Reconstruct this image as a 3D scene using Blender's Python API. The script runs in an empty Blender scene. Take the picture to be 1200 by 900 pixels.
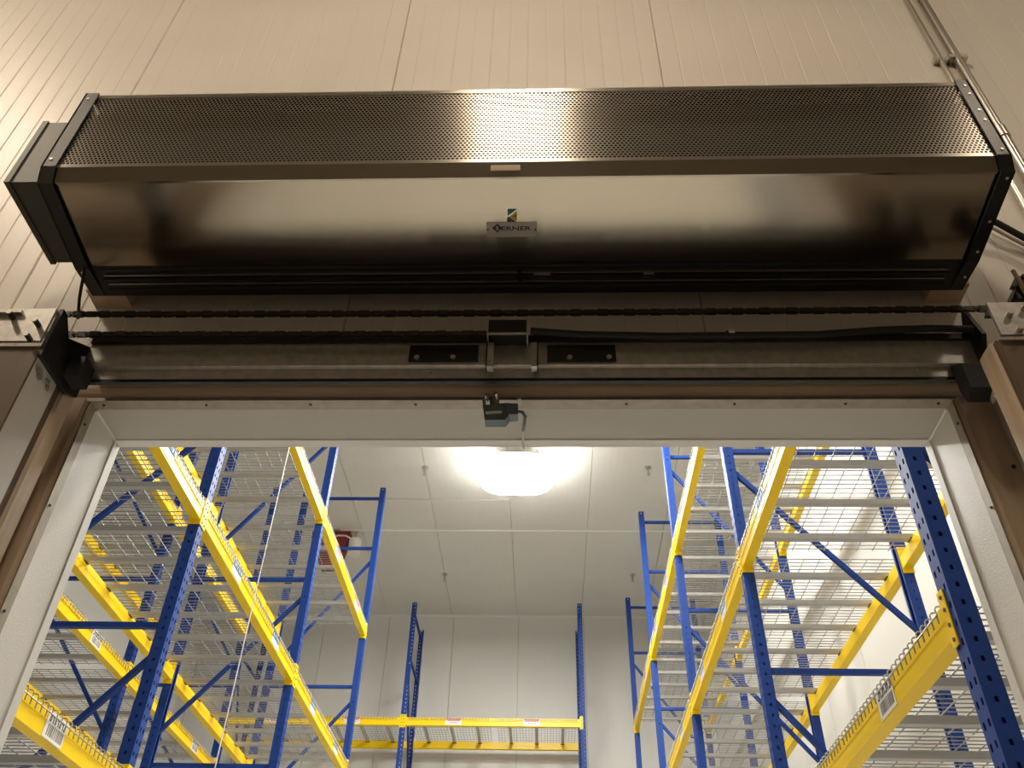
import bpy, math
import numpy as np
from mathutils import Matrix, Vector
C = bpy.context.scene.collection
S = bpy.context.scene
ZC = 1.5                      # eye height of the photographer above the floor

# ------------------------------------------------------------------ camera
F = 1019.0                    # focal length in pixels of the 1200 px wide frame
_Y = np.array([40, -870, F]); _Y = _Y / np.linalg.norm(_Y)
_Z = np.array([34, 1195, F]); _Z = _Z - _Y * (_Z @ _Y); _Z = _Z / np.linalg.norm(_Z)
_X = np.cross(_Z, _Y)
if _X[0] < 0: _X = -_X
RM = np.array([_X, _Y, _Z])   # world = RM @ (right, up, forward)
cd = bpy.data.cameras.new('camera'); cam = bpy.data.objects.new('camera', cd); C.objects.link(cam)
cd.sensor_fit = 'HORIZONTAL'; cd.sensor_width = 36; cd.lens = F / 1200 * 36
cd.clip_start = .05; cd.clip_end = 100
m = Matrix.Identity(4)
for r in range(3):
    m[r][0] = RM[r, 0]; m[r][1] = RM[r, 1]; m[r][2] = -RM[r, 2]
m[2][3] = ZC
cam.matrix_world = m
S.camera = cam

def at(u, v, Y):              # point of the plane y = Y seen at pixel (u, v)
    w = RM @ np.array([u - 600, 450 - v, F]); w = w * (Y / w[1])
    return Vector((w[0], w[1], w[2] + ZC))

# ------------------------------------------------------------------ world, exposure, lamps' strength
wd = bpy.data.worlds.new('world'); S.world = wd; wd.use_nodes = True
wd.node_tree.nodes['Background'].inputs[0].default_value = (.9, .8, .7, 1)
wd.node_tree.nodes['Background'].inputs[1].default_value = .02
S.view_settings.view_transform = 'Standard'; S.view_settings.look = 'None'
S.view_settings.exposure = 0.0; S.view_settings.gamma = 1.0
S.cycles.max_bounces = 8; S.cycles.diffuse_bounces = 5; S.cycles.sample_clamp_indirect = 6
COLD_LAMP = 112.0              # radiance of the store room's lamps
WARM_LAMP = 98.0              # radiance of the dock's lamps
# lamp positions (x, y, z of the ceiling they hang from)
COLD_LAMPS = [(-.39, 10.05), (.25, 7.5), (.45, 4.4)]  # middle lamp is added, out of view, to brighten the right wall
DOCK_LAMPS = [(-.17, -.55, .55, 5.2), (3.0, -.4, .26, 5.2), (-4.1, -.2, .60, 5.7)]

# ------------------------------------------------------------------ materials
def mat(name, col, rough=.5, metal=0, emit=None, estr=0, spec=.5, noise=0, nscale=20, bump=0, bscale=200, aniso=0):
    m = bpy.data.materials.new(name); m.use_nodes = True
    nt = m.node_tree; b = nt.nodes['Principled BSDF']
    b.inputs['Base Color'].default_value = (*col, 1); b.inputs['Roughness'].default_value = rough
    b.inputs['Metallic'].default_value = metal; b.inputs['Specular IOR Level'].default_value = spec
    if emit:
        b.inputs['Emission Color'].default_value = (*emit, 1); b.inputs['Emission Strength'].default_value = estr
    if noise or bump:
        tc = nt.nodes.new('ShaderNodeTexCoord')
    if noise:
        n = nt.nodes.new('ShaderNodeTexNoise'); n.inputs['Scale'].default_value = nscale; n.inputs['Detail'].default_value = 5
        nt.links.new(tc.outputs['Object'], n.inputs['Vector'])
        r = nt.nodes.new('ShaderNodeMapRange'); r.inputs['From Min'].default_value = .3; r.inputs['From Max'].default_value = .7
        r.inputs['To Min'].default_value = 1 - noise; r.inputs['To Max'].default_value = 1 + noise * .5
        nt.links.new(n.outputs['Fac'], r.inputs['Value'])
        mx = nt.nodes.new('ShaderNodeMix'); mx.data_type = 'RGBA'; mx.blend_type = 'MULTIPLY'
        mx.inputs[0].default_value = 1; mx.inputs[6].default_value = (*col, 1)
        nt.links.new(r.outputs['Result'], mx.inputs[7]); nt.links.new(mx.outputs[2], b.inputs['Base Color'])
    if bump:
        n2 = nt.nodes.new('ShaderNodeTexNoise'); n2.inputs['Scale'].default_value = bscale; n2.inputs['Detail'].default_value = 2
        nt.links.new(tc.outputs['Object'], n2.inputs['Vector'])
        bp = nt.nodes.new('ShaderNodeBump'); bp.inputs['Strength'].default_value = bump; bp.inputs['Distance'].default_value = .002
        nt.links.new(n2.outputs['Fac'], bp.inputs['Height']); nt.links.new(bp.outputs['Normal'], b.inputs['Normal'])
    return m

def wood_mat(name, c1, c2, axis):
    m = mat(name, c1, .6); nt = m.node_tree; b = nt.nodes['Principled BSDF']
    tc = nt.nodes.new('ShaderNodeTexCoord'); mp = nt.nodes.new('ShaderNodeMapping')
    s = [14, 14, 14]; s[axis] = 1.2; mp.inputs['Scale'].default_value = s
    n = nt.nodes.new('ShaderNodeTexNoise'); n.inputs['Scale'].default_value = 1.6; n.inputs['Detail'].default_value = 6
    cr = nt.nodes.new('ShaderNodeValToRGB'); cr.color_ramp.elements[0].color = (*c1, 1); cr.color_ramp.elements[1].color = (*c2, 1)
    cr.color_ramp.elements[0].position = .35; cr.color_ramp.elements[1].position = .65
    nt.links.new(tc.outputs['Object'], mp.inputs[0]); nt.links.new(mp.outputs[0], n.inputs['Vector'])
    nt.links.new(n.outputs['Fac'], cr.inputs[0]); nt.links.new(cr.outputs[0], b.inputs['Base Color'])
    return m

def steel_mat(name, col, rough, aniso, streak):
    m = mat(name, col, rough, 1); nt = m.node_tree; b = nt.nodes['Principled BSDF']
    b.inputs['Anisotropic'].default_value = aniso
    tg = nt.nodes.new('ShaderNodeTangent'); tg.direction_type = 'UV_MAP'
    nt.links.new(tg.outputs[0], b.inputs['Tangent'])
    tc = nt.nodes.new('ShaderNodeTexCoord'); mp = nt.nodes.new('ShaderNodeMapping'); mp.inputs['Scale'].default_value = (2, 160, 160)
    n = nt.nodes.new('ShaderNodeTexNoise'); n.inputs['Scale'].default_value = 1; n.inputs['Detail'].default_value = 3
    r = nt.nodes.new('ShaderNodeMapRange'); r.inputs['To Min'].default_value = rough - streak; r.inputs['To Max'].default_value = rough + streak
    nt.links.new(tc.outputs['Object'], mp.inputs[0]); nt.links.new(mp.outputs[0], n.inputs['Vector'])
    nt.links.new(n.outputs['Fac'], r.inputs['Value']); nt.links.new(r.outputs['Result'], b.inputs['Roughness'])
    return m

M = dict(
    wall=mat('dock_wall_paint', (.76, .71, .64), .38, spec=.4, noise=.04, nscale=1.5, bump=.12, bscale=240),
    dockwall=mat('dock_block_wall', (.52, .49, .44), .6),
    white=mat('cold_room_skin', (.66, .65, .61), .42, spec=.4, noise=.03, nscale=1.2, bump=.06, bscale=160),
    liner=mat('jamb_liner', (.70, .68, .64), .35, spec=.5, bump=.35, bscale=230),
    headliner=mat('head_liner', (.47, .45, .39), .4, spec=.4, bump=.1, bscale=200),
    floor=mat('concrete', (.60, .57, .52), .45, noise=.15, nscale=3),
    floordock=mat('dock_concrete', (.29, .255, .22), .5, noise=.15, nscale=3),
    dark=mat('dark_interior', (.012, .011, .010), .8),
    filt=mat('filter_black', (.02, .018, .016), .9),
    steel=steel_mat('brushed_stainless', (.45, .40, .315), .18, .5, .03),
    perf=steel_mat('perforated_stainless', (.62, .58, .51), .34, .97, .03),
    galv=mat('galvanised_steel', (.55, .53, .49), .42, .85, noise=.18, nscale=40),
    strip=mat('strip_metal', (.33, .29, .23), .45, .35, noise=.15, nscale=30),
    cond=mat('conduit_steel', (.60, .57, .52), .28, 1),
    black=mat('black_paint', (.012, .012, .012), .35, spec=.4),
    capgreen=mat('dark_green_grey_paint', (.018, .020, .016), .5),
    boxgreen=mat('grey_green_enamel', (.058, .062, .048), .5),
    rubber=mat('black_rubber', (.01, .01, .01), .6),
    woodx=wood_mat('tan_wood_x', (.60, .46, .33), (.72, .58, .43), 0),
    woodz=wood_mat('tan_wood_z', (.36, .27, .19), (.50, .38, .27), 2),
    brown=mat('brown_gasket', (.09, .055, .035), .7),
    doorface=mat('door_skin_tan', (.115, .08, .05), .45, noise=.05, nscale=4),
    dooredge=mat('door_edge_grey', (.47, .44, .40), .45, noise=.05, nscale=6),
    blue=mat('rack_blue', (.011, .046, .235), .5, spec=.25),
    yellow=mat('rack_yellow', (.92, .62, .005), .34, spec=.32),
    wire=mat('deck_wire', (.33, .32, .30), .4, .6),
    chan=mat('deck_channel', (.47, .46, .43), .4, .45),
    red=mat('red_paint', (.22, .018, .02), .45),
    offwhite=mat('white_plastic', (.75, .73, .68), .4),
    switch=mat('switch_blue_grey', (.10, .14, .17), .4),
    paper=mat('sticker_paper', (.78, .76, .72), .5),
    ink=mat('black_ink', (.02, .02, .02), .6),
    inkblue=mat('blue_ink', (.02, .22, .50), .5),
    inkred=mat('red_ink', (.55, .05, .06), .5),
    navy=mat('navy_print', (.010, .012, .05), .5),
    logoblue=mat('logo_blue', (.02, .11, .20), .5),
    logoyellow=mat('logo_yellow', (.55, .40, .02), .5),
    logodark=mat('logo_dark', (.06, .045, .015), .5),
    plate=mat('nameplate', (.36, .33, .27), .4, .4),
    bolt=mat('bolt_steel', (.55, .52, .47), .35, .9),
    bright=mat('rivet_bright', (.8, .78, .72), .35, .5),
    screw=mat('dark_screw', (.03, .022, .015), .5),
    cold=mat('cold_lamp_lens', (.9, .9, .9), .4, emit=(1, .97, .91), estr=COLD_LAMP),
    warm=mat('warm_lamp_lens', (.9, .9, .9), .4, emit=(1, .82, .62), estr=WARM_LAMP),
    lampbody=mat('lamp_body_white', (.7, .7, .68), .4),
    seam=mat('caulk_seam', (.36, .34, .31), .6),
    bead=mat('white_bead', (.74, .73, .69), .4),
)

# ------------------------------------------------------------------ mesh helpers
class MB:
    def __init__(s): s.v = []; s.f = []; s.sm = []
    def add(s, vs, fs, smooth=False):
        o = len(s.v); s.v += [tuple(p) for p in vs]
        for f in fs: s.f.append(tuple(i + o for i in f)); s.sm.append(smooth)
        return s
    def box(s, x0, x1, y0, y1, z0, z1):
        return s.add([(x0,y0,z0),(x1,y0,z0),(x1,y1,z0),(x0,y1,z0),(x0,y0,z1),(x1,y0,z1),(x1,y1,z1),(x0,y1,z1)],
                     [(0,3,2,1),(4,5,6,7),(0,1,5,4),(1,2,6,5),(2,3,7,6),(3,0,4,7)])
    def prism(s, prof, axis, a, b):           # prof: closed 2D outline in the two other axes (cyclic order), extruded a..b
        n = len(prof)
        def p(q, t):
            return {0: (t, q[0], q[1]), 1: (q[0], t, q[1]), 2: (q[0], q[1], t)}[axis]
        vs = [p(q, a) for q in prof] + [p(q, b) for q in prof]
        fs = [(i, (i+1) % n, n + (i+1) % n, n + i) for i in range(n)] + [tuple(range(n-1, -1, -1)), tuple(range(n, 2*n))]
        return s.add(vs, fs)
    def tube(s, pts, r, n=8, cap=True, smooth=True):
        pts = [Vector(p) for p in pts]; rings = []
        up = None
        for i, p in enumerate(pts):
            d = (pts[min(i+1, len(pts)-1)] - pts[max(i-1, 0)]).normalized()
            if up is None:
                up = Vector((0,0,1)) if abs(d.z) < .9 else Vector((0,1,0))
            a = d.cross(up).normalized(); b = a.cross(d).normalized(); up = b
            rings.append([p + (a*math.cos(2*math.pi*(k+.5)/n) + b*math.sin(2*math.pi*(k+.5)/n))*r for k in range(n)])
        vs = [q for R in rings for q in R]; fs = []
        for i in range(len(pts)-1):
            for k in range(n):
                fs.append((i*n+k, i*n+(k+1)%n, (i+1)*n+(k+1)%n, (i+1)*n+k))
        s.add(vs, fs, smooth)
        if cap: s.add(rings[0] , [tuple(range(n))]); s.add(rings[-1], [tuple(range(n-1,-1,-1))])
        return s
    def mesh(s, name, m, uv=False):
        me = bpy.data.meshes.new(name); me.from_pydata(s.v, [], s.f)
        me.polygons.foreach_set('use_smooth', s.sm)
        if uv:
            l = me.uv_layers.new(name='UVMap'); n = len(me.loops)
            vi = np.empty(n, np.int32); me.loops.foreach_get('vertex_index', vi)
            co = np.array(s.v)[vi]; arr = np.stack([co[:,1] + co[:,2], co[:,0]], 1).ravel()
            l.data.foreach_set('uv', arr)
        me.materials.append(m); me.update()
        return me
    def build(s, name, m, parent=None, uv=False):
        return link(name, s.mesh(name, m, uv), parent)

def link(name, me, parent=None):
    o = bpy.data.objects.new(name, me); C.objects.link(o)
    if parent: o.parent = parent
    return o
def tag(o, label, cat, group=None):
    o['label'] = label; o['category'] = cat
    if group: o['group'] = group
    return o
def thing(name, label, cat, loc=(0,0,0), group=None, rz=0):
    o = link(name, None); o.location = loc; o.rotation_euler = (0,0,rz)
    return tag(o, label, cat, group)
def part(name, mb, m, parent, label=None, uv=False):
    # geometry given in world coordinates, kept so under a parent that only has a translation
    l = parent.location
    if parent.parent: l = l + parent.parent.location
    mb.v = [(x-l.x, y-l.y, z-l.z) for x, y, z in mb.v]
    o = mb.build(name, m, parent, uv)
    if label: o['label'] = label
    return o
def structure(name, mb=None, m=None, loc=(0,0,0)):
    o = mb.build(name, m) if mb else link(name, None)
    if not mb: o.location = loc
    o['kind'] = 'structure'
    return o
def bolt_mb(c, axis, r, h, n=6):
    d = Vector(axis)
    return MB().tube([Vector(c), Vector(c) + d*h], r, n, smooth=False)

# ------------------------------------------------------------------ setting: shell of the store room and of the dock
XR, XLW, YB, ZCEIL = 2.95, -6.4, 15.35, 7.33 + ZC
YW, YWB = 1.94, 2.115         # faces of the wall with the doorway
OX0, OX1, OZ = -1.306, 1.134, 1.562 + ZC
DZ = 6.2 + ZC                 # dock ceiling
structure('floor', MB().box(XLW-.2, XR+.2, YWB, YB+.2, -.12, 0), M['floor'])
structure('floor_dock', MB().box(XLW-.2, 6.2, -8.2, YWB, -.12, 0), M['floordock'])
# doorway wall: core
w = MB().box(XLW, OX0-.014, YW+.02, YWB, 0, ZCEIL).box(OX1+.014, 6.0, YW+.02, YWB, 0, ZCEIL).box(OX0-.014, OX1+.014, YW+.02, YWB, OZ+.014, ZCEIL)
wf = structure('wall_front', w, M['seam'])
seams = [-6.4, -5.11, -3.98, -2.855, -1.731, -.626, .496, 1.662, 2.79, 3.92, 5.05, 6.0]
def ribbed(a, b, z0, z1, mb):
    a += .0012; b -= .0012
    prof = [(a, YW+.019), (a, YW+.004), (a+.004, YW)]
    n = max(1, round((b-a)/.0805)); st = (b-a)/n
    for k in range(1, n):
        x = a + k*st; d = .0016 if k % 2 else .0009
        prof += [(x-.0035, YW), (x, YW+d), (x+.0035, YW)]
    prof += [(b-.004, YW), (b, YW+.004), (b, YW+.019)]
    mb.prism(prof, 2, z0, z1)
for a, b in zip(seams[:-1], seams[1:]):
    q = MB()
    if b <= OX0 or a >= OX1: ribbed(a, b, 0, DZ, q)
    elif a >= OX0 and b <= OX1: ribbed(a, b, OZ+.014, DZ, q)
    elif a < OX0: ribbed(a, OX0-.014, 0, OZ+.014, q); ribbed(a, b, OZ+.014, DZ, q)
    else: ribbed(OX1+.014, b, 0, OZ+.014, q); ribbed(a, b, OZ+.014, DZ, q)
    q.build('wall_panel', M['wall'], wf)
# dock room behind the photographer
structure('wall_dock_left', MB().box(-6.4, -6.2, -8, YW, 0, DZ), M['dockwall'])
structure('wall_dock_right', MB().box(6.0, 6.2, -8, YW, 0, DZ), M['dockwall'])
structure('wall_dock_rear', MB().box(-6.4, 6.2, -8.2, -8, 0, DZ), M['dockwall'])
structure('ceiling_dock', MB().box(-6.4, 6.2, -8.2, YW, DZ, DZ+.2), M['lampbody'])
# store room: insulated panels with recessed joints
def panel_wall(name, cuts, build):
    root = structure(name)
    for a, b in zip(cuts[:-1], cuts[1:]):
        q = MB(); build(q, a+.0025, b-.0025); q.build('panel', M['white'], root)
    return root
ceil = structure('ceiling', MB().box(XLW, XR+.2, YWB, YB+.2, ZCEIL+.02, ZCEIL+.15), M['seam'])
cx = [XLW] + [-1.75 + 1.22*k for k in range(-3, 4)] + [XR+.02]
for a, b in zip(cx[:-1], cx[1:]):
    for y0, y1 in ((YWB, 12.235), (12.285, YB)):
        a_, b_ = a+.0035, b-.0035; prof = [(b_, ZCEIL), (b_, ZCEIL+.02), (a_, ZCEIL+.02), (a_, ZCEIL)]
        for k in range(1, 14):
            x = a_ + (b_-a_)*k/14; prof += [(x-.004, ZCEIL), (x, ZCEIL+.001), (x+.004, ZCEIL)]
        MB().prism(prof, 1, y0, y1).build('panel', M['white'], ceil)
structure('trim_1', MB().prism([(12.235, ZCEIL+.02), (12.235, ZCEIL-.004), (12.25, ZCEIL-.012), (12.27, ZCEIL-.012), (12.285, ZCEIL-.004), (12.285, ZCEIL+.02)], 0, XLW, XR), M['bead'])
bx = [XLW] + [-1.71 + 1.22*k for k in range(-3, 4)] + [XR]
bw = structure('wall_back', MB().box(XLW, XR, YB+.02, YB+.2, 0, ZCEIL), M['seam'])
def ribs_y(q, a, b):
    prof = [(a, YB+.02), (b, YB+.02)]; n = 10; st = (b-a)/n
    prof += [(b, YB)]
    for k in range(n-1, 0, -1):
        x = a + k*st; prof += [(x+.004, YB), (x, YB+.001), (x-.004, YB)]
    prof += [(a, YB)]
    q.prism(prof, 2, 0, ZCEIL)
for a, b in zip(bx[:-1], bx[1:]):
    q = MB(); ribs_y(q, a+.004, b-.004); q.build('panel', M['white'], bw)
rw = structure('wall_right', MB().box(XR+.02, XR+.2, YWB, YB, 0, ZCEIL), M['seam'])
ry = [YWB] + [3.0 + 1.22*k for k in range(0, 11)]; ry[-1] = YB
for a, b in zip(ry[:-1], ry[1:]):
    MB().box(XR, XR+.02, a+.003, b-.003, 0, ZCEIL).build('panel', M['white'], rw)
lw = structure('wall_left', MB().box(XLW-.2, XLW-.02, YWB, YB, 0, ZCEIL), M['seam'])
for a, b in zip(ry[:-1], ry[1:]):
    MB().box(XLW-.02, XLW, a+.003, b-.003, 0, ZCEIL).build('panel', M['white'], lw)
structure('trim_2', MB().prism([(YB-.03, ZCEIL), (YB, ZCEIL-.03), (YB, ZCEIL)], 0, XLW, XR), M['white'])

# doorway: liner of the reveal with rear angle, wood frame, front retainer strip
dw = structure('door_1')
q = MB().box(OX0-.013, OX0, 1.94, YWB, 0, OZ); part('jamb_liner', q, M['liner'], dw)
q = MB().box(OX1, OX1+.013, 1.94, YWB, 0, OZ); part('jamb_liner', q, M['liner'], dw)
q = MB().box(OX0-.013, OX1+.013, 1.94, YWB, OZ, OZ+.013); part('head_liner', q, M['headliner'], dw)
# rear angle trims
e = .004
q = MB().prism([(OX0, YWB-.032), (OX0+e, YWB-.030), (OX0+e, YWB+e), (OX0-.05, YWB+e), (OX0-.05, YWB+.0005), (OX0, YWB+.0005)], 2, 0, OZ-e); part('corner_trim', q, M['bead'], dw)
q = MB().prism([(OX1, YWB-.032), (OX1-e, YWB-.030), (OX1-e, YWB+e), (OX1+.05, YWB+e), (OX1+.05, YWB+.0005), (OX1, YWB+.0005)], 2, 0, OZ-e); part('corner_trim', q, M['bead'], dw)
q = MB().prism([(YWB-.032, OZ), (YWB-.030, OZ-e), (YWB+e, OZ-e), (YWB+e, OZ+.05), (YWB+.0005, OZ+.05), (YWB+.0005, OZ)], 0, OX0, OX1); part('corner_trim', q, M['bead'], dw)
# caulk beads where the liner sheets meet
q = MB().tube([(OX0+.002, 1.942, OZ-.002), (OX0+.002, YWB-.03, OZ-.002)], .004, 6); part('caulk_bead', q, M['bead'], dw)
q = MB().tube([(OX1-.002, 1.942, OZ-.002), (OX1-.002, YWB-.03, OZ-.002)], .004, 6); part('caulk_bead', q, M['bead'], dw)
# retainer strips under the front edge of the reveal
q = MB().box(OX0-.012, OX1+.012, 1.899, 1.94, OZ-.001, OZ+.010); part('retainer_strip', q, M['strip'], dw)
q = MB().box(OX0-.0035, OX0, 1.905, 1.94, 0, OZ-.0015); part('retainer_strip', q, M['strip'], dw)
q = MB().box(OX1, OX1+.0035, 1.905, 1.94, 0, OZ-.0015); part('retainer_strip', q, M['strip'], dw)
for px in (122, 242, 364, 487, 734, 861, 991, 1100):
    c = at(px, 474, 1.918); c.z = OZ-.0005
    part('screw', bolt_mb(c, (0,0,-1), .0042, .003), M['screw'], dw)
for sx, ax in ((OX0, 1), (OX1, -1)):
    for z in (2.99, 2.72, 2.42, 2.1, 1.8):
        part('screw', bolt_mb((sx, 1.918, z), (ax,0,0), .0042, .003), M['screw'], dw)
# wood frame boards (rounded arris toward the opening)
def board(name, x0, x1, inner, z1):
    a = 1.897; r = .012
    if inner == 1: prof = [(x0, 1.939), (x0, a), (x1-r, a), (x1-r*.3, a+r*.3), (x1, a+r), (x1, 1.939)]
    else: prof = [(x0, 1.939), (x0, a+r), (x0+r*.3, a+r*.3), (x0+r, a), (x1, a), (x1, 1.939)]
    return part(name, MB().prism(prof, 2, 0, z1), M['woodz'], dw)
board('frame_board', OX0-.102, OX0-.004, 1, OZ+.010)
board('frame_board', OX1+.004, OX1+.102, 0, OZ+.010)
q = MB().prism([(1.939, OZ+.0105), (1.922, OZ+.0105), (1.910, OZ+.016), (1.901, OZ+.028), (1.897, OZ+.044), (1.897, OZ+.15), (1.939, OZ+.15)], 0, OX0-.102, OX1+.102)
part('head_board', q, M['woodx'], dw)
for z in (2.83, 2.45): part('screw', bolt_mb((OX1+.085, 1.897, z), (0,-1,0), .006, .004), M['screw'], dw)
part('side_rail', MB().box(OX1+.104, OX1+.135, 1.80, 1.939, 0, OZ-.02), M['dooredge'], dw)

# ------------------------------------------------------------------ air curtain over the doorway
UX0, UX1, UY, UYB = -1.412, 1.262, 1.435, 1.86
UZB, UZL, UZT = 1.980+ZC, 2.034+ZC, 2.406+ZC
ac = thing('air_curtain', 'long stainless air curtain with perforated intake and black end caps above the doorway', 'air curtain', (-.075, 1.65, UZB))
part('housing', MB().box(UX0+.01, UX1-.01, UY+.06, UYB, UZB+.012, UZT-.004).box(UX0+.01, UX1-.01, UY+.004, UY+.07, UZT-.008, UZT-.002), M['filt'], ac)
# perforated intake: hexagonal cells, each a ring round its hole
PX0, PX1, PZ0, PZ1 = UX0+.03, UX1-.03, UZL+.010, UZT-.016
p = .0122; rw_ = p*math.sqrt(3)/2
R6 = [(math.sin(k*math.pi/3), math.cos(k*math.pi/3)) for k in range(6)]
q = MB(); row = 0; z = PZ0
while z < PZ1 + .004:
    x = PX0 + (p/2 if row % 2 else 0)
    while x < PX1:
        vs = [(x+a*p/math.sqrt(3), UY, z+b*p/math.sqrt(3)) for a, b in R6] + [(x+a*p*.395, UY, z+b*p*.395) for a, b in R6]
        q.add(vs, [(k, (k+1)%6, 6+(k+1)%6, 6+k) for k in range(6)])
        x += p
    z += rw_; row += 1
print('perforations', len(q.f)//6)
part('perforated_panel', q, M['perf'], ac, uv=True)
q = MB().box(UX0+.006, UX1-.006, UY-.0015, UY+.004, PZ1-.002, UZT).box(UX0+.006, UX1-.006, UY-.0015, UY+.004, UZL, PZ0+.004)
part('intake_frame', q, M['perf'], ac, uv=True)
# folded lower lip
q = MB().prism([(UY-.001, UZL), (UY+.015, UZB+.006), (UY+.022, UZB+.006), (UY+.022, UZB+.024), (UY+.008, UZL)], 0, UX0+.006, UX1-.006)
part('lower_lip', q, M['steel'], ac, uv=True)
NY = 1.735
PZ_A, PZ_B = UZB+.010, UZB-.024               # the panel falls toward the nozzle
PS = (PZ_B-PZ_A)/(NY-UY-.024)
def pz(y): return PZ_A + PS*(y-UY-.024)
part('bottom_panel', MB().prism([(UY+.020, PZ_A), (NY, PZ_B), (NY, PZ_B+.01), (UY+.020, PZ_A+.01)], 0, UX0+.006, UX1-.006), M['steel'], ac, uv=True)
part('screw', bolt_mb(at(592, 199, UY+.008), (0,-.6,-.7), .003, .004), M['bolt'], ac)
# maker's label strip on lip
c0 = at(575, 193.5, UY-.001)
o = part('lip_sticker', MB().prism([(UY-.0005+.001, c0.z+.002), (UY+.004, c0.z-.016), (UY+.0075, c0.z-.016), (UY+.0035, c0.z+.002)], 0, c0.x, c0.x+.082), M['woodx'], ac, 'small pale sticker')
# discharge nozzle: black slot with two bright rails
q = MB().box(UX0+.03, UX1-.03, NY, UYB, UZB-.024, UZB+.012)
part('nozzle', q, M['black'], ac)
for y, h in ((NY+.008, .010), (NY+.046, .014), (NY+.09, .010)):
    part('nozzle_vane', MB().prism([(y, UZB-.024), (y+.004, UZB-.024-h*.5), (y+.012, UZB-.024-h*.5), (y+.016, UZB-.024)], 0, UX0+.06, UX1-.06), M['black'], ac)
for y in (NY+.0315, NY+.066):
    part('nozzle_rail', MB().box(UX0+.07, -.075, y, y+.003, UZB-.033, UZB-.024).box(-.068, UX1-.07, y, y+.003, UZB-.033, UZB-.024), M['cond'], ac)
part('nozzle_joint', MB().box(-.078, -.066, NY+.02, NY+.08, UZB-.032, UZB-.0241), M['black'], ac)
for x0, x1 in ((-.03, .02), (.3, .33)):
    part('nozzle_tab', MB().box(x0, x1, NY+.036, NY+.062, UZB-.0275, UZB-.0241), M['galv'], ac)
# end caps: angle flange wrapping the front and the underside
def cap(x0, x1, fx0, fx1, m, name='end_cap'):
    q = MB().prism([(UY-.008, UZT+.004), (UY-.008, UZL-.002), (UY+.012, UZB-.002), (NY, UZB-.036), (UYB, UZB-.024), (UYB, UZT+.004)], 0, x0, x1)
    q.prism([(UY-.008, UZT+.004), (UY-.008, UZL-.002), (UY-.004, UZL-.002), (UY-.004, UZT+.004)], 0, fx0, fx1)
    q.prism([(UY-.008, UZL-.002), (UY+.012, UZB-.002), (NY, UZB-.036), (UYB, UZB-.024), (UYB, UZB-.020), (NY, UZB-.032), (UY+.014, UZB+.002), (UY-.004, UZL-.002)], 0, fx0, fx1)
    return part(name, q, m, ac)
c1 = cap(UX0-.006, UX0, UX0-.006, UX0+.036, M['capgreen'])
c2 = cap(UX1, UX1+.006, UX1-.032, UX1+.006, M['black'])
def rivet(c, ax, parent): part('rivet', bolt_mb(c, ax, .0042, .0025, 8), M['bright'], ac)
for z in (UZT-.03, UZL+.03): rivet((UX0+.012, UY-.008, z), (0,-1,0), c1)
for z in (UZT-.03, UZT-.075, UZT-.16, UZT-.21, UZL+.02): rivet((UX1-.012, UY-.008, z), (0,-1,0), c2)
for y in (UY+.03, 1.60, 1.70, 1.80): rivet((UX1-.010, y, (pz(y)-.012 if y < NY else UZB-.030)), (0,0,-1), c2)
rivet((UX0+.012, 1.75, UZB-.036), (0,0,-1), c1)
# nameplate and emblem under the panel (letters upright for someone below)
def on_panel(u, v, d):        # point of the panel's plane, d below it, seen at pixel (u, v)
    wv = RM @ np.array([u-600, 450-v, F])
    k = (PZ_A - PS*(UY+.024) - d - ZC) / (wv[2] - PS*wv[1])
    return (wv[0]*k, wv[1]*k)
def poly(name, pix, m, d, h, parent):
    r = [on_panel(u, v, d) for u, v in pix]; n = len(r)
    q = MB(); q.add([(x, y, pz(y)-d) for x, y in r] + [(x, y, pz(y)-d+h) for x, y in r],
                    [tuple(range(n)), tuple(range(2*n-1, n-1, -1))] + [(i, n+i, n+(i+1) % n, (i+1) % n) for i in range(n)])
    return part(name, q, m, parent)
poly('nameplate', [(570, 260.5), (629, 260), (629.5, 277), (570.5, 278)], M['plate'], .0016, .0016, ac)
def px(X, Y): return (520 + X/7.5, 230 + Y/7.5)
poly('emblem_blue', [px(562,112), px(645,112), px(585,155), px(562,172)], M['logoblue'], .001, .001, ac)
poly('emblem_yellow', [px(645,128), px(645,205), px(636,222), px(580,180)], M['logoyellow'], .001, .001, ac)
poly('emblem_mark', [px(600,179), px(637,166), px(637,178)], M['logodark'], .0018, .0008, ac)
poly('emblem_dark', [px(557,225), px(557,192), px(572,179), px(634,225)], M['logodark'], .001, .001, ac)
poly('logo_diamond', [px(425,281), px(472,242), px(512,281), px(472,320)], M['navy'], .0024, .0008, ac)
def lettering(body, X0, X1, Yt, Yb, m, d, name, bold=.02):
    cu = bpy.data.curves.new('t', 'FONT'); cu.body = body; cu.size = 1; cu.resolution_u = 2; cu.offset = bold
    t = bpy.data.objects.new('t', cu); C.objects.link(t)
    bpy.context.view_layer.update()
    me = bpy.data.meshes.new_from_object(t.evaluated_get(bpy.context.evaluated_depsgraph_get()))
    co = np.array([v.co for v in me.vertices]); mn = co.min(0); mx = co.max(0)
    a = on_panel(*px(X0, Yt), d); b = on_panel(*px(X1, Yb), d); l = ac.location
    for v in me.vertices:
        fx = (v.co.x-mn[0])/(mx[0]-mn[0]); fy = (v.co.y-mn[1])/(mx[1]-mn[1])
        x = a[0]+(b[0]-a[0])*fx; y = b[1]+(a[1]-b[1])*fy
        v.co = (x-l.x, y-l.y, pz(y)-d-l.z)
    bpy.data.objects.remove(t); bpy.data.curves.remove(cu)
    me.materials.clear(); me.materials.append(m); me.name = name
    return link(name, me, ac)
lettering('ERNER', 505, 768, 265, 300, M['navy'], .0022, 'maker_lettering')
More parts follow.
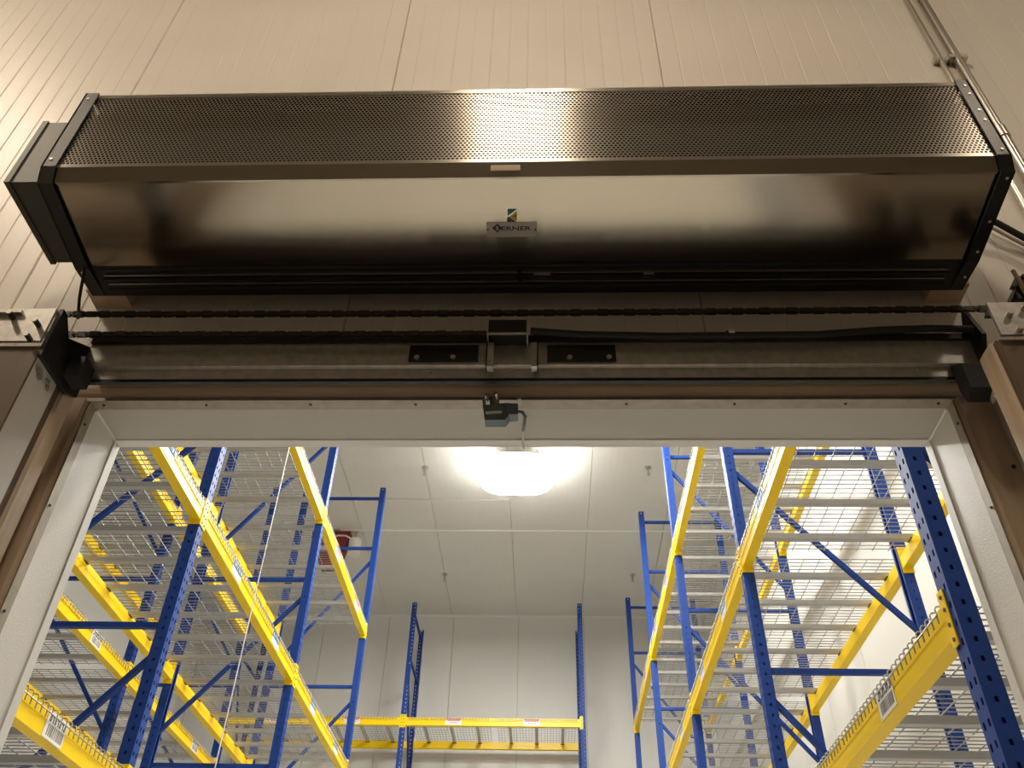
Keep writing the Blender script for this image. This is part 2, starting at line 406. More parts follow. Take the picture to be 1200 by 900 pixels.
lettering('B', 458, 486, 262, 302, M['plate'], .0030, 'logo_letter')
for X in (388, 806):
    x, y = on_panel(*px(X, 292), .0016); part('nameplate_rivet', bolt_mb((x, y, pz(y)-.0016), (0,0,-1), .003, .002, 8), M['screw'], ac)
# control box on the left end
bx_ = MB().prism([(1.45, 1.99+ZC), (1.75, 1.99+ZC), (1.75, 2.285+ZC), (1.45, 2.285+ZC)], 0, -1.500, UX0-.006)
part('control_box', bx_, M['boxgreen'], ac, 'grey-green control box on the left end')
part('box_cover', MB().prism([(1.446, 1.986+ZC), (1.754, 1.986+ZC), (1.754, 2.289+ZC), (1.446, 2.289+ZC)], 0, -1.517, -1.5005), M['boxgreen'], ac)
# mounting blocks between unit and wall
for x0, x1, s in ((-1.45, -1.33, 'left'), (1.19, 1.30, 'right')):
    b = MB().box(x0, x1, UYB+.001, YW-.001, UZB+.004, UZB+.13).build('mounting_block', M['woodx'])
    tag(b, f'brown wooden spacer block behind the {s} end of the air curtain', 'block', 'spacer blocks behind the air curtain')

# ------------------------------------------------------------------ door operator: header rail, brackets, chain, leaves
hr = thing('door_header_rail', 'grey metal sliding-door header rail with black brackets above the wood frame', 'rail', (0, 1.8, 1.6+ZC))
RX0, RX1 = -1.305, 1.185
part('upper_plate', MB().prism([(1.80, 1.606+ZC), (1.81, 1.602+ZC), (1.835, 1.602+ZC), (1.835, 1.69+ZC), (1.80, 1.69+ZC)], 0, RX0, RX1), M['galv'], hr)
part('lower_plate', MB().box(RX0, RX1, 1.812, 1.835, 1.568+ZC, 1.602+ZC), M['galv'], hr)
part('lower_dark_strip', MB().prism([(1.813, 1.5675+ZC), (1.811, 1.556+ZC), (1.828, 1.560+ZC), (1.834, 1.5675+ZC)], 0, RX0, RX1), M['rubber'], hr)  # dark strip added to darken the plate's underside, which mirrored the bright room
part('top_gasket', MB().box(RX0, RX1, 1.792, 1.838, 1.6905+ZC, 1.712+ZC), M['rubber'], hr)
part('rail_back', MB().box(RX0, RX1, 1.836, 1.896, 1.625+ZC, 1.70+ZC), M['dark'], hr)
for a, b in ((481, 560), (641, 722)):
    p0 = at(a, 405.5, 1.798); p1 = at(b, 423.5, 1.798)
    pl = part('bracket_plate', MB().box(p0.x, p1.x, 1.794, 1.7995, p1.z, p0.z), M['black'], hr)
    for t in ((.12, .64) if a < 600 else (.33, .9)):
        x = p0.x + (p1.x-p0.x)*t
        part('bolt', bolt_mb((x, 1.794, p1.z+.010), (0,-1,0), .008, .006), M['bolt'], hr)
for u in (575, 626):
    p0 = at(u-3, 404, 1.785); p1 = at(u+3, 432, 1.785)
    part('guide_clip', MB().box(p0.x, p1.x, 1.775, 1.7995, p1.z, p0.z), M['galv'], hr)
    part('clip_edge', MB().box(p0.x-.004 if u < 600 else p1.x+.0005, p0.x-.0005 if u < 600 else p1.x+.004, 1.772, 1.7995, p1.z, p0.z), M['black'], hr)
    for f_ in (.25, .75): part('bolt', bolt_mb(((p0.x+p1.x)/2, 1.775, p1.z+(p0.z-p1.z)*f_), (0,-1,0), .005, .004), M['bolt'], hr)
for u, v in ((145, 437), (262, 437), (505, 436), (600, 435), (697, 434), (824, 433), (946, 434), (1075, 434)):
    part('bolt', bolt_mb(at(u, v, 1.812), (0,-1,0), .004, .004), M['bolt'], hr)
# centre box
p0 = at(573, 375, 1.75); p1 = at(617, 393, 1.75)
q = MB().box(p0.x, p1.x, 1.75, 1.80, p1.z+.01, p0.z)
part('latch_box', q, M['rubber'], hr)
part('latch_box_edge', MB().box(p0.x-.004, p0.x, 1.746, 1.80, p1.z, p0.z).box(p0.x, p1.x, 1.746, 1.7495, p1.z+.002, p1.z+.008).box(p1.x, p1.x+.004, 1.746, 1.80, p1.z, p0.z), M['galv'], hr)
# end brackets (upright plates across the rail), sprockets
part('end_bracket', MB().prism([(1.632, 1.497+ZC), (1.79, 1.497+ZC), (1.835, 1.52+ZC), (1.835, 1.70+ZC), (1.70, 1.62+ZC), (1.655, 1.665+ZC), (1.632, 1.665+ZC)], 0, -1.318, -1.3055), M['black'], hr)
part('end_bumper', MB().box(-1.304, -1.262, 1.74, 1.80, 1.52+ZC, 1.59+ZC), M['rubber'], hr)
part('end_bracket', MB().prism([(1.74, 1.66+ZC), (1.835, 1.52+ZC), (1.835, 1.70+ZC), (1.78, 1.80+ZC)], 0, 1.186, 1.198), M['black'], hr)
part('end_bumper', MB().prism([(1.752, 1.56+ZC), (1.752, 1.48+ZC), (1.79, 1.46+ZC), (1.804, 1.50+ZC), (1.804, 1.60+ZC)], 0, 1.105, 1.16), M['rubber'], hr)
def sprocket(x):
    q = MB(); n = 14; prof = []
    for k in range(n*2):
        r = .042 if k % 2 else .035; a = k*math.pi/n; prof.append((x+r*math.cos(a), 1.734+ZC+r*math.sin(a)))
    q.prism(prof, 1, 1.757, 1.763); q.tube([(x, 1.747, 1.734+ZC), (x, 1.775, 1.734+ZC)], .016, 10)
    part('sprocket', q, M['galv'], hr)
sprocket(-1.50); sprocket(1.34)
# chain
ch = thing('drive_chain', 'black roller chain loop stretched across the wall above the header rail', 'chain', (0, 1.76, 1.734+ZC))
lm = MB()
for y in (-.006, .0045):
    prof = []
    for cx_, a0 in ((-.0125, 90), (.0125, -90)):
        for k in range(5):
            a = math.radians(a0 + 45*k); prof.append((cx_+.0085*math.cos(a), .0085*math.sin(a)))
    lm.prism(prof, 1, y, y+.0015)
lm.tube([(-.0125,-.008,0), (-.0125,.008,0)], .0035, 6); lm.tube([(.0125,-.008,0), (.0125,.008,0)], .0035, 6)
link_me = lm.mesh('link', M['screw'])
N = 74
for k in range(N):
    x = -1.49 + 2.82*(k+.5)/N
    sag = -.006*math.sin(math.pi*(k+.5)/N)
    o = link('link', link_me, ch); o.location = (x, 0, .041+sag); o.scale.y = 1 if k % 2 else .72
    if x < -.08:
        o = link('link', link_me, ch); o.location = (x, 0, -.041+sag); o.scale.y = 1 if k % 2 else .72
# rubber hose on the right half of the rail
hp = [at(622, 388, 1.77), at(680, 392, 1.77), at(780, 394, 1.77), at(870, 393, 1.77), at(960, 392, 1.77), at(1030, 387, 1.77), at(1090, 385, 1.77), at(1148, 386, 1.77)]
h = MB().tube(hp, .011, 8).build('rubber_hose', M['rubber'])
tag(h, 'thick black rubber hose lying along the right half of the header rail', 'hose')
cl = at(855, 391, 1.765)
k_ = MB().tube([(cl.x-.008, cl.y+.005, cl.z), (cl.x+.008, cl.y+.005, cl.z)], .0135, 8).build('hose_band', M['black'], h)
MB().box(cl.x-.004, cl.x+.012, cl.y-.014, cl.y-.008, cl.z-.004, cl.z+.004).build('hose_clip', M['bright'], h)
# leaves
LZ = 1.53 + ZC
ll = thing('door_leaf', 'left insulated sliding door leaf with grey leading edge and tan strip', 'door', (-2.1, 1.75, .03), 'sliding door leaves')
part('leaf_core', MB().box(-2.9, -1.318, 1.642, 1.754, .03, LZ), M['dooredge'], ll)
part('leaf_face', MB().box(-2.9, -1.3185, 1.634, 1.6415, .03, LZ), M['doorface'], ll)
part('gasket', MB().box(-2.9, -1.326, 1.7545, 1.787, .03, LZ), M['brown'], ll)
part('edge_strip', MB().prism([(-1.40, 1.7875), (-1.326, 1.7875), (-1.319, 1.796), (-1.319, 1.846), (-1.326, 1.857), (-1.40, 1.857)], 2, .03, LZ), M['woodz'], ll)
for z, y in ((1.470, 1.664), (1.458, 1.676), (1.474, 1.712), (1.462, 1.724)):
    part('bolt', bolt_mb((-1.318, y, z+ZC), (1,0,0), .0085, .006, 8), M['bolt'], ll)
rl = thing('door_leaf', 'right sliding door leaf with tan rounded edge strip and brown gasket', 'door', (1.9, 1.66, .03), 'sliding door leaves')
part('leaf_core', MB().box(1.15, 2.7, 1.622, 1.715, .03, LZ-.005), M['dooredge'], rl)
part('leaf_face', MB().box(1.128, 2.7, 1.606, 1.6215, .03, LZ-.02), M['doorface'], rl)
part('gasket', MB().box(1.130, 1.1495, 1.622, 1.636, .03, LZ-.008), M['brown'], rl)
part('edge_strip', MB().prism([(1.1495, 1.6365), (1.132, 1.6365), (1.125, 1.645), (1.125, 1.704), (1.131, 1.715), (1.1495, 1.715)], 2, .03, LZ), M['woodz'], rl)
part('bolt', bolt_mb((1.14, 1.7155, LZ-.10), (-.3,1,0), .005, .01), M['bolt'], rl)
# hanger plates
hp_ = thing('hanger_plate', 'galvanised hanger plate with three bolts above the left door leaf', 'plate', (-1.6, 1.626, 1.6+ZC), 'door hanger plates')
part('plate', MB().box(-2.2, -1.3195, 1.622, 1.630, 1.538+ZC, 1.658+ZC), M['galv'], hp_)
for u, v in ((45.5, 382), (35.5, 398.5), (15.5, 373)):
    c = at(u, v, 1.622); bo = part('bolt', bolt_mb(c, (0,-1,0), .0075, .024, 8), M['screw'], hp_)
    e_ = part('bolt_end', bolt_mb((c.x, c.y-.0242, c.z), (0,-1,0), .0072, .002, 8), M['bright'], bo)
part('upper_strap', MB().box(-2.2, -1.405, 1.612, 1.6215, 1.635+ZC, 1.645+ZC), M['galv'], hp_)
hq = thing('hanger_plate', 'dull galvanised hanger plate with bolts above the right door leaf', 'plate', (1.4, 1.59, 1.57+ZC), 'door hanger plates')
part('plate', MB().box(1.132, 2.0, 1.592, 1.600, 1.515+ZC, 1.628+ZC), M['galv'], hq)
for u, v in ((1182, 369), (1194, 387), (1199, 362)):
    part('bolt', bolt_mb(at(u, v, 1.592), (0,-1,0), .009, .014, 8), M['bolt'], hq)
part('stop_tab', MB().prism([(1.121, 1.59+ZC), (1.14, 1.632+ZC), (1.145, 1.59+ZC)], 1, 1.6005, 1.612), M['black'], hq)
# motor bracket at the right end
mbk = thing('motor_bracket', 'black angle bracket with a tan edge at the right end of the chain', 'bracket', (1.22, 1.7, 1.78+ZC))
c = [at(1183, 356, 1.70), at(1190, 334, 1.70), at(1215, 330, 1.70), at(1215, 356, 1.70)]
part('bracket_body', MB().prism([(v.x, v.z) for v in c], 1, 1.68, 1.745), M['black'], mbk)
c = [at(1180, 344, 1.69), at(1185, 333, 1.69), at(1191, 333, 1.69), at(1186, 345, 1.69)]
part('bracket_tab', MB().prism([(v.x, v.z) for v in c], 1, 1.66, 1.675), M['screw'], mbk)
c = at(1187, 317, 1.66); d = at(1207, 352, 1.66)
part('bracket_edge', MB().tube([c, d], .006, 6), M['woodz'], mbk)
c = [at(1192, 322, 1.665), at(1216, 318, 1.665), at(1216, 340, 1.665), at(1203, 341, 1.665)]
part('bracket_face', MB().prism([(v.x, v.z) for v in c], 1, 1.668, 1.6755), M['galv'], mbk)
part('bolt', bolt_mb(at(1200, 326, 1.666), (0,-1,0), .009, .01), M['screw'], mbk)
# limit switch over the opening
ls = thing('limit_switch', 'small blue-grey limit switch with short cable under the header', 'switch', at(587, 480, 1.87))
def slab(pix, y0, y1):
    r = [at(u, v, y0) for u, v in pix]; return MB().prism([(v.x, v.z) for v in r], 1, y0, y1)
part('switch_body', slab([(566, 475), (591, 472), (607, 473), (607, 485), (597, 486), (592, 492), (568, 492)], 1.856, 1.888), M['switch'], ls)
part('switch_cap', slab([(591, 472.5), (606, 473.5), (606, 485.5), (596, 485.5)], 1.848, 1.8555), M['switch'], ls)
part('switch_label', slab([(569, 482), (588, 481), (588, 484), (569, 485)], 1.8535, 1.8555), M['paper'], ls)
part('mounting_plate', slab([(565, 466), (585, 465), (585, 477), (566, 480)], 1.889, 1.896), M['galv'], ls)
for u, v in ((571, 470), (581, 468), (572, 476), (609, 474)): part('bolt', bolt_mb(at(u, v, 1.889), (0,-1,0), .006, .03), M['bolt'], ls)
cpts = [at(606, 482, 1.872), at(612, 483, 1.872), at(615.5, 488, 1.88), at(614.5, 496, 1.90), at(613, 504, 1.96), at(613, 512, 2.02), at(613, 519, 2.07), at(613.5, 525, 2.10)]
for i, v in enumerate(cpts):
    if v.z > OZ-.006: v.z = OZ-.006
part('switch_cable', MB().tube(cpts[:5], .0045, 8), M['switch'], ls)
part('cable_end', MB().tube(cpts[4:], .004, 8), M['dooredge'], ls)
# wires and conduits on the wall
q = MB().tube([at(99, 306, 1.72), at(98.5, 318, 1.74), at(96, 332, 1.76), at(93, 350, 1.78), at(91.5, 373, 1.79)], .0045, 8).build('power_cable', M['rubber'])
tag(q, 'thin black cable hanging from the control box at the left end', 'cable')
def pipe(name, label, xr, y, r, z0, z1, cps):
    t = thing(name, label, 'conduit', (xr, y, z0), 'conduits on the right of the wall')
    part('pipe', MB().tube([(xr, y, z0), (xr, y, z1)], r, 16), M['cond'], t)
    for zz in cps: part('coupling', MB().tube([(xr, y, zz-.03), (xr, y, zz+.03)], r+.005, 16), M['cond'], t)
    for zz in (z0+.4, 4.9): part('strap', MB().box(xr-r-.02, xr+r+.02, YW-.001 - 2*r, YW-.0005, zz-.012, zz+.012), M['cond'], t)
pipe('wall_conduit', 'thick steel conduit running up the wall right of the air curtain', 1.712, 1.918, .0185, 1.2, 6.4, (2.86+ZC,))
pipe('wall_conduit', 'thin steel conduit beside the thick one, partly behind the air curtain', 1.650, 1.926, .012, 1.2, 6.4, (4.0+ZC,))
q = MB().tube([at(1140, 247, 1.88), at(1152, 254, 1.88), at(1170, 262, 1.88), at(1188, 272, 1.89), at(1210, 284, 1.89), at(1240, 300, 1.9)], .011, 10).build('wall_cable', M['rubber'])
tag(q, 'thick dark cable leaving the right end of the air curtain', 'cable')
q = MB().tube([at(1140, 252, 1.92), at(1154, 262, 1.92), at(1185, 279, 1.925), at(1210, 292, 1.925), at(1240, 308, 1.925)], .006, 10).build('wall_cable', M['dooredge'])
tag(q, 'thin grey cable running just under the thick dark one', 'cable')

# ------------------------------------------------------------------ lamps
def lamp(name, label, x, y, z, m, w, l, group):
    t = thing(name, label, 'lamp', (x, y, z), group)
    def half(sg, g, sc):      # half of a rounded oblong, straight side toward the middle
        hx, hy, r = w*.53*sc, l*.52*sc, min(w, l)*.34
        pr = [(g, -hy)]
        for k in range(7):
            a_ = -math.pi/2 + k*math.pi/12; pr.append((hx-r+r*math.cos(a_), -hy+r+r*math.sin(a_)))
        for k in range(7):
            a_ = k*math.pi/12; pr.append((hx-r+r*math.cos(a_), hy-r+r*math.sin(a_)))
        pr.append((g, hy)); return [(sg*p[0], p[1]) for p in pr]
    q = MB()
    for sg in (-1, 1): q.prism(half(sg, 0, .94), 2, .0075, .04)
    q.build('lamp_housing', M['lampbody'], t)
    for sg in (-1, 1): MB().prism(half(sg, .008, 1), 2, 0, .007).build('lens', m, t)
    return t
for i, (x, y) in enumerate(COLD_LAMPS):
    t = lamp('high_bay_lamp', ('glowing white high-bay lamp on the ceiling, farthest of the three over the aisle', 'added unseen high-bay lamp halfway along the aisle ceiling', 'glowing high-bay lamp over the aisle just inside the doorway')[i], x, y, ZCEIL-.42, M['cold'], .98, .98, 'store room lamps')
    for s in (-1, 1): MB().tube([(s*.3, 0, .04), (s*.3, 0, .42)], .008, 6).build('hanger', M['lampbody'], t)
for i, (x, y, w, z) in enumerate(DOCK_LAMPS):
    t = lamp('dock_lamp', ('warm dock lamp hanging behind the photographer', 'warm dock lamp toward the right wall', 'warm dock lamp toward the left wall')[i], x, y, z+ZC, M['warm'], w, w, 'dock lamps')
    for s in (-1, 1): MB().tube([(s*.1, 0, .04), (s*.1, 0, DZ-z-ZC)], .008, 6).build('hanger', M['lampbody'], t)
# lamp feed pipe on the ceiling
q = MB().tube([(-3.3, 11.32, ZCEIL-.014), (-.55, 11.32, ZCEIL-.014), (-.45, 11.2, ZCEIL-.014), (-.45, 11.06, ZCEIL-.06)], .011, 6).build('ceiling_conduit', M['lampbody'])
tag(q, 'thin grey conduit crossing the ceiling to the aisle lamp', 'conduit')
# sprinkler heads
SP = [(-1.75, 10.48, 'near left'), (1.51, 10.46, 'near right'), (-1.75, 13.73, 'far left'), (1.53, 13.72, 'far right')]
plate_m = MB().tube([(0,0,-.012), (0,0,0)], .05, 12).mesh('escutcheon', M['galv'])
drop_m = MB().tube([(0,0,-.10), (0,0,-.012)], .014, 8).mesh('drop', M['galv'])
head_m = MB().tube([(0,0,-.135), (0,0,-.13)], .028, 10).tube([(-.014,0,-.13), (-.02,0,-.115), (-.012,0,-.10)], .004, 5).tube([(.014,0,-.13), (.02,0,-.115), (.012,0,-.10)], .004, 5).mesh('sprinkler_frame', M['bolt'])
for x, y, s in SP:
    t = thing('sprinkler_head', f'small pendent sprinkler head on the ceiling, {s} of the four', 'sprinkler', (x, y, ZCEIL), 'ceiling sprinkler heads')
    link('escutcheon', plate_m, t); link('drop', drop_m, t); link('sprinkler_frame', head_m, t)
# red ceiling unit with white canister
rx, ry_, rz_ = -3.42, 12.35, ZCEIL
ru = thing('ceiling_alarm', 'dark red ceiling-hung unit with a white canister, seen beyond the left racks', 'alarm', (rx, ry_, rz_))
MB().prism([(-.36, -.02), (.26, -.02), (.26, -.10), (.14, -.62), (-.14, -.66), (-.36, -.14)], 1, -.10, .10).build('red_housing', M['red'], ru)
MB().box(-.30, .10, -.14, .14, -.02, 0).build('ceiling_bracket', M['galv'], ru)
MB().tube([(.36, -.05, -.42), (.36, -.05, -.16)], .105, 18).build('canister', M['offwhite'], ru)
MB().tube([(-.02, -.112, -.14), (.08, -.118, -.11), (.2, -.12, -.115), (.30, -.10, -.16)], .014, 8).build('feed_pipe', M['offwhite'], ru)
MB().tube([(.36, -.05, -.16), (.36, -.05, 0)], .02, 8).build('canister_stem', M['galv'], ru)

# ------------------------------------------------------------------ pallet racks
XF_R, XF_L, DEP = 1.38, -2.265, 1.17
XF_L2 = -3.80 - DEP           # second left row stands back to back: its rear posts face the first row's
PITCH, PW = 2.735, .080
TOP = 6.93 + ZC
YR = [2.80 + PITCH*k for k in range(5)]
YL = [2.185 + 2.735*k for k in range(4)]
LV = [1.255+ZC, 2.965+ZC, 4.635+ZC]

def post_mesh():              # perforated C-section post: web with two hole rows toward the aisle, flanges with one
    q = MB(); hp = .066; n = int(TOP/hp)
    def strip(o, du, wdt, holes, hw, hh):
        # o: origin (x,y), du: direction in plan, holes: centres along du
        for k in range(n):
            z0 = k*hp + .01; z1 = z0 + hp; zc = (z0+z1)/2; cuts = [0]
            for c in holes: cuts += [c-hw/2, c+hw/2]
            cuts.append(wdt)
            def P(t, z): return (o[0]+du[0]*t, o[1]+du[1]*t, z)
            for i in range(len(cuts)-1):
                a, b = cuts[i], cuts[i+1]
                if i % 2 == 0: q.add([P(a,z0),P(b,z0),P(b,z1),P(a,z1)], [(0,1,2,3)])
                else:
                    q.add([P(a,z0),P(b,z0),P(b,zc-hh/2),P(a,zc-hh/2)], [(0,1,2,3)])
                    q.add([P(a,zc+hh/2),P(b,zc+hh/2),P(b,z1),P(a,z1)], [(0,1,2,3)])
    h = PW/2
    strip((0, -h), (0, 1), PW, (.021, PW-.021), .013, .024)
    strip((0, -h), (1, 0), .075, (.036,), .014, .018)
    strip((0, h), (1, 0), .075, (.036,), .014, .018)
    q.box(.073, .0755, -h, -h+.02, .01, n*hp+.01); q.box(.073, .0755, h-.02, h, .01, n*hp+.01)
    me = q.mesh('post', M['blue'])
    return me
post_me = post_mesh()
def bar_mesh(name, p0, p1, w=.036, t=.036):
    p0 = Vector(p0); p1 = Vector(p1)
    return MB().tube([p0, p1], w*.68, 4, smooth=False).mesh(name, M['blue'])
HS = [8.23, 7.43, 5.52, 3.77, 2.05, .35]
brace_me = bar_mesh('horizontal_brace', (.03,0,0), (DEP-.03,0,0))
DG = [(7.27, 5.74), (5.36, 4.02), (3.61, 2.28), (1.9, .6)]
diag_me = [bar_mesh('diagonal_brace', (.04,0,a), (DEP-.04,0,b), .034) for a, b in DG]
foot_me = MB().box(-.02, .10, -.07, .07, 0, .01).mesh('base_plate', M['blue'])
ORD = ['first', 'second', 'third', 'fourth', 'fifth']
def frame(x, y, rz, label):
    t = thing('rack_frame', label, 'rack frame', (x, y, 0), 'blue rack frames', rz)
    link('post', post_me, t)
    b = link('post', post_me, t); b.location = (DEP, 0, 0); b.rotation_euler = (0, 0, math.pi)
    link('base_plate', foot_me, t); b = link('base_plate', foot_me, t); b.location = (DEP, 0, 0); b.rotation_euler = (0,0,math.pi)
    for z in HS:
        b = link('horizontal_brace', brace_me, t); b.location = (0, 0, z)
    for d in diag_me: link('diagonal_brace', d, t)
    return t
# beams
BH, BT = .122, .068
bprof = [(0, 0), (BT, 0), (BT, .082), (.043, .082), (.043, BH), (0, BH), (0, .074), (.003, .071), (.003, .063), (0, .060)]
def beam_mesh(L):
    return MB().prism(bprof, 1, -L/2, L/2).mesh('beam_body', M['yellow'])
def conn_mesh(s):             # end connector: lug plate over the post's web plus an end plate along its flange
    q = MB()
    q.box(-.006, -.001, 0, .042*s, -.035, .165) if s > 0 else q.box(-.006, -.001, .042*s, 0, -.035, .165)
    y0, y1 = (-.006, 0) if s > 0 else (0, .006)
    q.box(-.006, .072, y0, y1, -.035, .165)
    return q.mesh('end_connector', M['yellow'])
def pin_mesh():
    q = MB()
    for z in (-.012, .04, .095, .14): q.tube([(-.010, 0, z), (-.006, 0, z)], .008, 6)
    return q.mesh('lug', M['logodark'])
conn_me = {1: conn_mesh(1), -1: conn_mesh(-1)}; pin_me = pin_mesh()
_cache = {}
def sticker_mesh(kind):
    if kind in _cache: return _cache[kind]
    r = []
    if kind == 'barcode':
        W, H0, H1 = .20, .004, .120
        r.append(('sticker', MB().box(-.0025, -.0006, -W/2, W/2, H0, H1), M['paper']))
        q = MB(); rs = np.random.RandomState(3); y = -W/2+.015
        while y < W/2-.02:
            w = rs.choice([.003, .004, .006]); q.box(-.0034, -.0026, y, y+w, .018, .066); y += w + rs.choice([.006, .008, .011])
        y = -W/2+.015
        for k in range(7):
            q.box(-.0034, -.0026, y, y+.007, .076, .108); q.box(-.0034, -.0026, y+.007, y+.017, .098 if k % 2 else .076, .108 if k % 2 else .086); y += .0245
        r.append(('barcode_print', q, M['ink']))
    elif kind == 'blue':
        W = .22
        r.append(('sticker', MB().box(-.0025, -.0006, -W/2, W/2, .012, .118), M['paper']))
        q = MB(); q.box(-.0034, -.0026, -W/2+.008, W/2-.008, .068, .114)
        r.append(('blue_band', q, M['inkblue']))
        q = MB()
        for k in range(8): q.box(-.0042, -.0035, -W/2+.018+k*.023, -W/2+.031+k*.023, .078, .104)
        r.append(('sticker_print', q, M['paper']))
    else:
        W = .26
        r.append(('sticker', MB().box(-.0025, -.0006, -W/2, W/2, .012, .116), M['paper']))
        q = MB(); q.box(-.0034, -.0026, -W/2+.006, W/2-.006, .092, .113)
        for k in range(7): q.box(-.0034, -.0026, -W/2+.03+k*.028, -W/2+.05+k*.028, .068, .084)
        for k in range(4): q.box(-.0034, -.0026, -W/2+.06+k*.035, -W/2+.085+k*.035, .04, .052)
        r.append(('red_print', q, M['inkred']))
    _cache[kind] = [(n, b.mesh(n, mm)) for n, b, mm in r]
    return _cache[kind]
beam_me = {}
def beam(x, y, z, rz, L, label, stickers=()):
    k = round(L, 3)
    if k not in beam_me: beam_me[k] = beam_mesh(L)
    t = thing('rack_beam', label, 'beam', (x, y, z), 'yellow rack beams', rz)
    b = link('beam_body', beam_me[k], t); b.location = (0, 0, .03)
    for s in (1, -1):
        c = link('end_connector', conn_me[s], t); c.location = (0, s*(L/2), .03)
        p_ = link('lug', pin_me, c); p_.location = (0, s*.022, 0)
    for pos, kind in stickers:
        st = None
        for n, me in sticker_mesh(kind):
            if st is None: st = link(n, me, t); st.location = (0, pos, .03)
            else: link(n, me, st)
    return t
# wire decks
DKL = 1.29
def deck_meshes():
    zt = .03 + BH + .006
    mesh = MB(); nx = 26
    for k in range(nx):
        y = -DKL/2 + .015 + (DKL-.03)*k/(nx-1)
        mesh.tube([(-.014, y, zt-.058), (-.014, y, zt-.004), (-.008, y, zt+.004), (.0, y, zt+.006), (DEP, y, zt+.006), (DEP+.008, y, zt+.004), (DEP+.014, y, zt-.004), (DEP+.014, y, zt-.058)], .0034, 4, cap=False)
    for k in range(11):
        x = .03 + (DEP-.06)*k/10
        mesh.tube([(x, -DKL/2, zt), (x, DKL/2, zt)], .0034, 4)
    for x in (-.0085, DEP+.0085):
        mesh.tube([(x-.009 if x < 0 else x+.009, -DKL/2, zt-.030), (x-.009 if x < 0 else x+.009, DKL/2, zt-.030)], .0030, 4)
    cm = MB().prism([(-.026, 0), (-.022, -.034), (.022, -.034), (.026, 0)], 0, .047, DEP-.047)
    cm.v = [(x, y, z) for x, y, z in cm.v]
    fl = MB().box(0, .028, -.034, .034, -.006, -.001)
    return mesh.mesh('wire_mesh', M['wire']), cm.mesh('channel', M['chan']), fl.mesh('channel_flare', M['brown']), zt
wm_me, ch_me, fl_me, zt = deck_meshes()
def deck(x, y, z, rz, label):
    t = thing('wire_deck', label, 'wire deck', (x, y, z), 'wire decks', rz)
    o = link('wire_mesh', wm_me, t); o['kind'] = 'stuff'
    for yy in (-.43, 0, .43):
        c = link('channel', ch_me, t); c.location = (0, yy, zt-.003)
        
        for x in (.044, DEP-.072):
            f_ = link('channel_flare', fl_me, c); f_.location = (x, 0, -.030)
    return t
def seen(x, y, z):            # does the doorway let the photo see this point?
    c = RM.T @ np.array([x, y, z-ZC])
    if c[2] < .1: return False
    u = 600 + F*c[0]/c[2]; v = 450 - F*c[1]/c[2]
    if v > 915 or u < -15 or u > 1215: return False
    k = YWB/y
    return OX0-.06 < x*k < OX1+.06 and (z-ZC)*k < OZ-ZC+.04
def any_seen(xs, ys, z):
    return any(seen(x, y, z+dz) for x in xs for y in ys for dz in (0, .16))
LVN = ['lowest', 'middle', 'top']
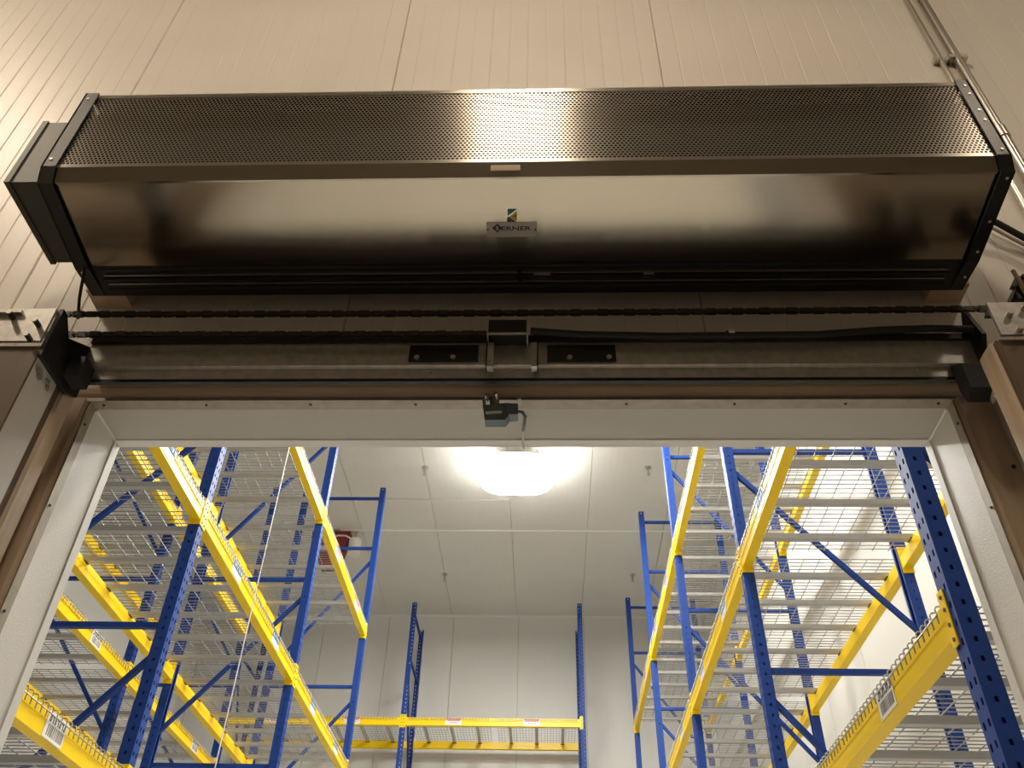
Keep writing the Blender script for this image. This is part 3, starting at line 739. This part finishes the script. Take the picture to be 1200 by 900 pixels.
def row(xf, sgn, ys, name, levels, stk):
    rz = 0 if sgn > 0 else math.pi
    xr = xf + sgn*DEP
    for k, y in enumerate(ys):
        frame(xf, y, rz, f'blue perforated rack frame of the {name}, {ORD[k]} from the doorway')
    for li in levels:
        for k in range(len(ys)-1):
            a, b = ys[k], ys[k+1]; L = b-a-PW-.004; mid = (a+b)/2; z = LV[li]
            S_ = np.linspace(a, b, 12)
            where = f'{name}, {LVN[li]} level, between {ORD[k]} and {ORD[k+1]} frames'
            if any_seen([xf], S_, z): beam(xf, mid, z, rz, L, f'yellow aisle-side beam, {where}', stk.get((li, k), ()))
            if any_seen([xr], S_, z): beam(xr, mid, z, rz+math.pi, L, f'yellow rear beam, {where}', stk.get(('r', li, k), ()))
            for h_, hn in ((-.25, 'near'), (.25, 'far')):
                dy = mid + h_*L
                if any_seen(np.linspace(min(xf, xr), max(xf, xr), 6), np.linspace(dy-DKL/2, dy+DKL/2, 6), z):
                    deck(xf, dy, z, rz, f'grey wire deck, {hn} half, {where}')
B2 = [(-.62, 'blue'), (.58, 'blue')]; R2 = [(-.62, 'red'), (.62, 'red')]
row(XF_R, 1, YR, 'right rack row', (0, 1, 2), {(0, 0): [(-.62, 'barcode')], (1, 0): B2, (1, 1): B2, (1, 2): B2, (2, 1): R2, (2, 2): R2, (2, 3): R2})
row(XF_L, -1, YL, 'left rack row', (0, 1, 2), {(0, 0): [(-.48, 'barcode')], (1, 0): B2, (1, 1): B2, (1, 2): B2, (2, 1): R2, (2, 2): R2})
row(XF_L2, 1, YL, 'far left rack row', (0, 1, 2), {('r', 1, 0): [(.0, 'barcode')], ('r', 1, 1): [(-.62, 'barcode'), (.6, 'barcode')], ('r', 1, 2): [(-.6, 'barcode')]})
# rack along the rear wall
YBK = 13.93; XB = [-7.98+2.86, -2.26, .60]
for k, x in enumerate(XB):
    frame(x, YBK, math.pi/2, f'blue perforated frame of the rear-wall rack, {("left", "middle", "right")[k]} one')
for k in range(2):
    a, b = XB[k], XB[k+1]; L = b-a-PW-.004; mid = (a+b)/2; z = 4.76+ZC; s = ('left', 'right')[k]
    beam(mid, YBK, z, math.pi/2, L, f'yellow front beam of the rear-wall rack, {s} bay', [(.62, 'red'), (-.62, 'red')])
    beam(mid, YBK+DEP, z, -math.pi/2, L, f'yellow rear beam of the rear-wall rack, {s} bay', [(.2, 'red')] if k else ())
    for h_, hn in ((-.25, 'right'), (.25, 'left')):
        deck(mid - h_*L*1.0, YBK, z, math.pi/2, f'grey wire deck of the rear-wall rack, {s} bay, {("left" if h_ > 0 else "right")} half')
# pull cord hanging in front of the left row
pc = at(300, 690, 5.62); t0 = pc
q = MB().tube([(pc.x, pc.y, 1.2), (pc.x+.004, pc.y, 3.4), (pc.x, pc.y, ZCEIL)], .004, 6).build('pull_cord', M['paper'])
tag(q, 'thin white cord hanging from the ceiling in front of the left racks', 'cord')
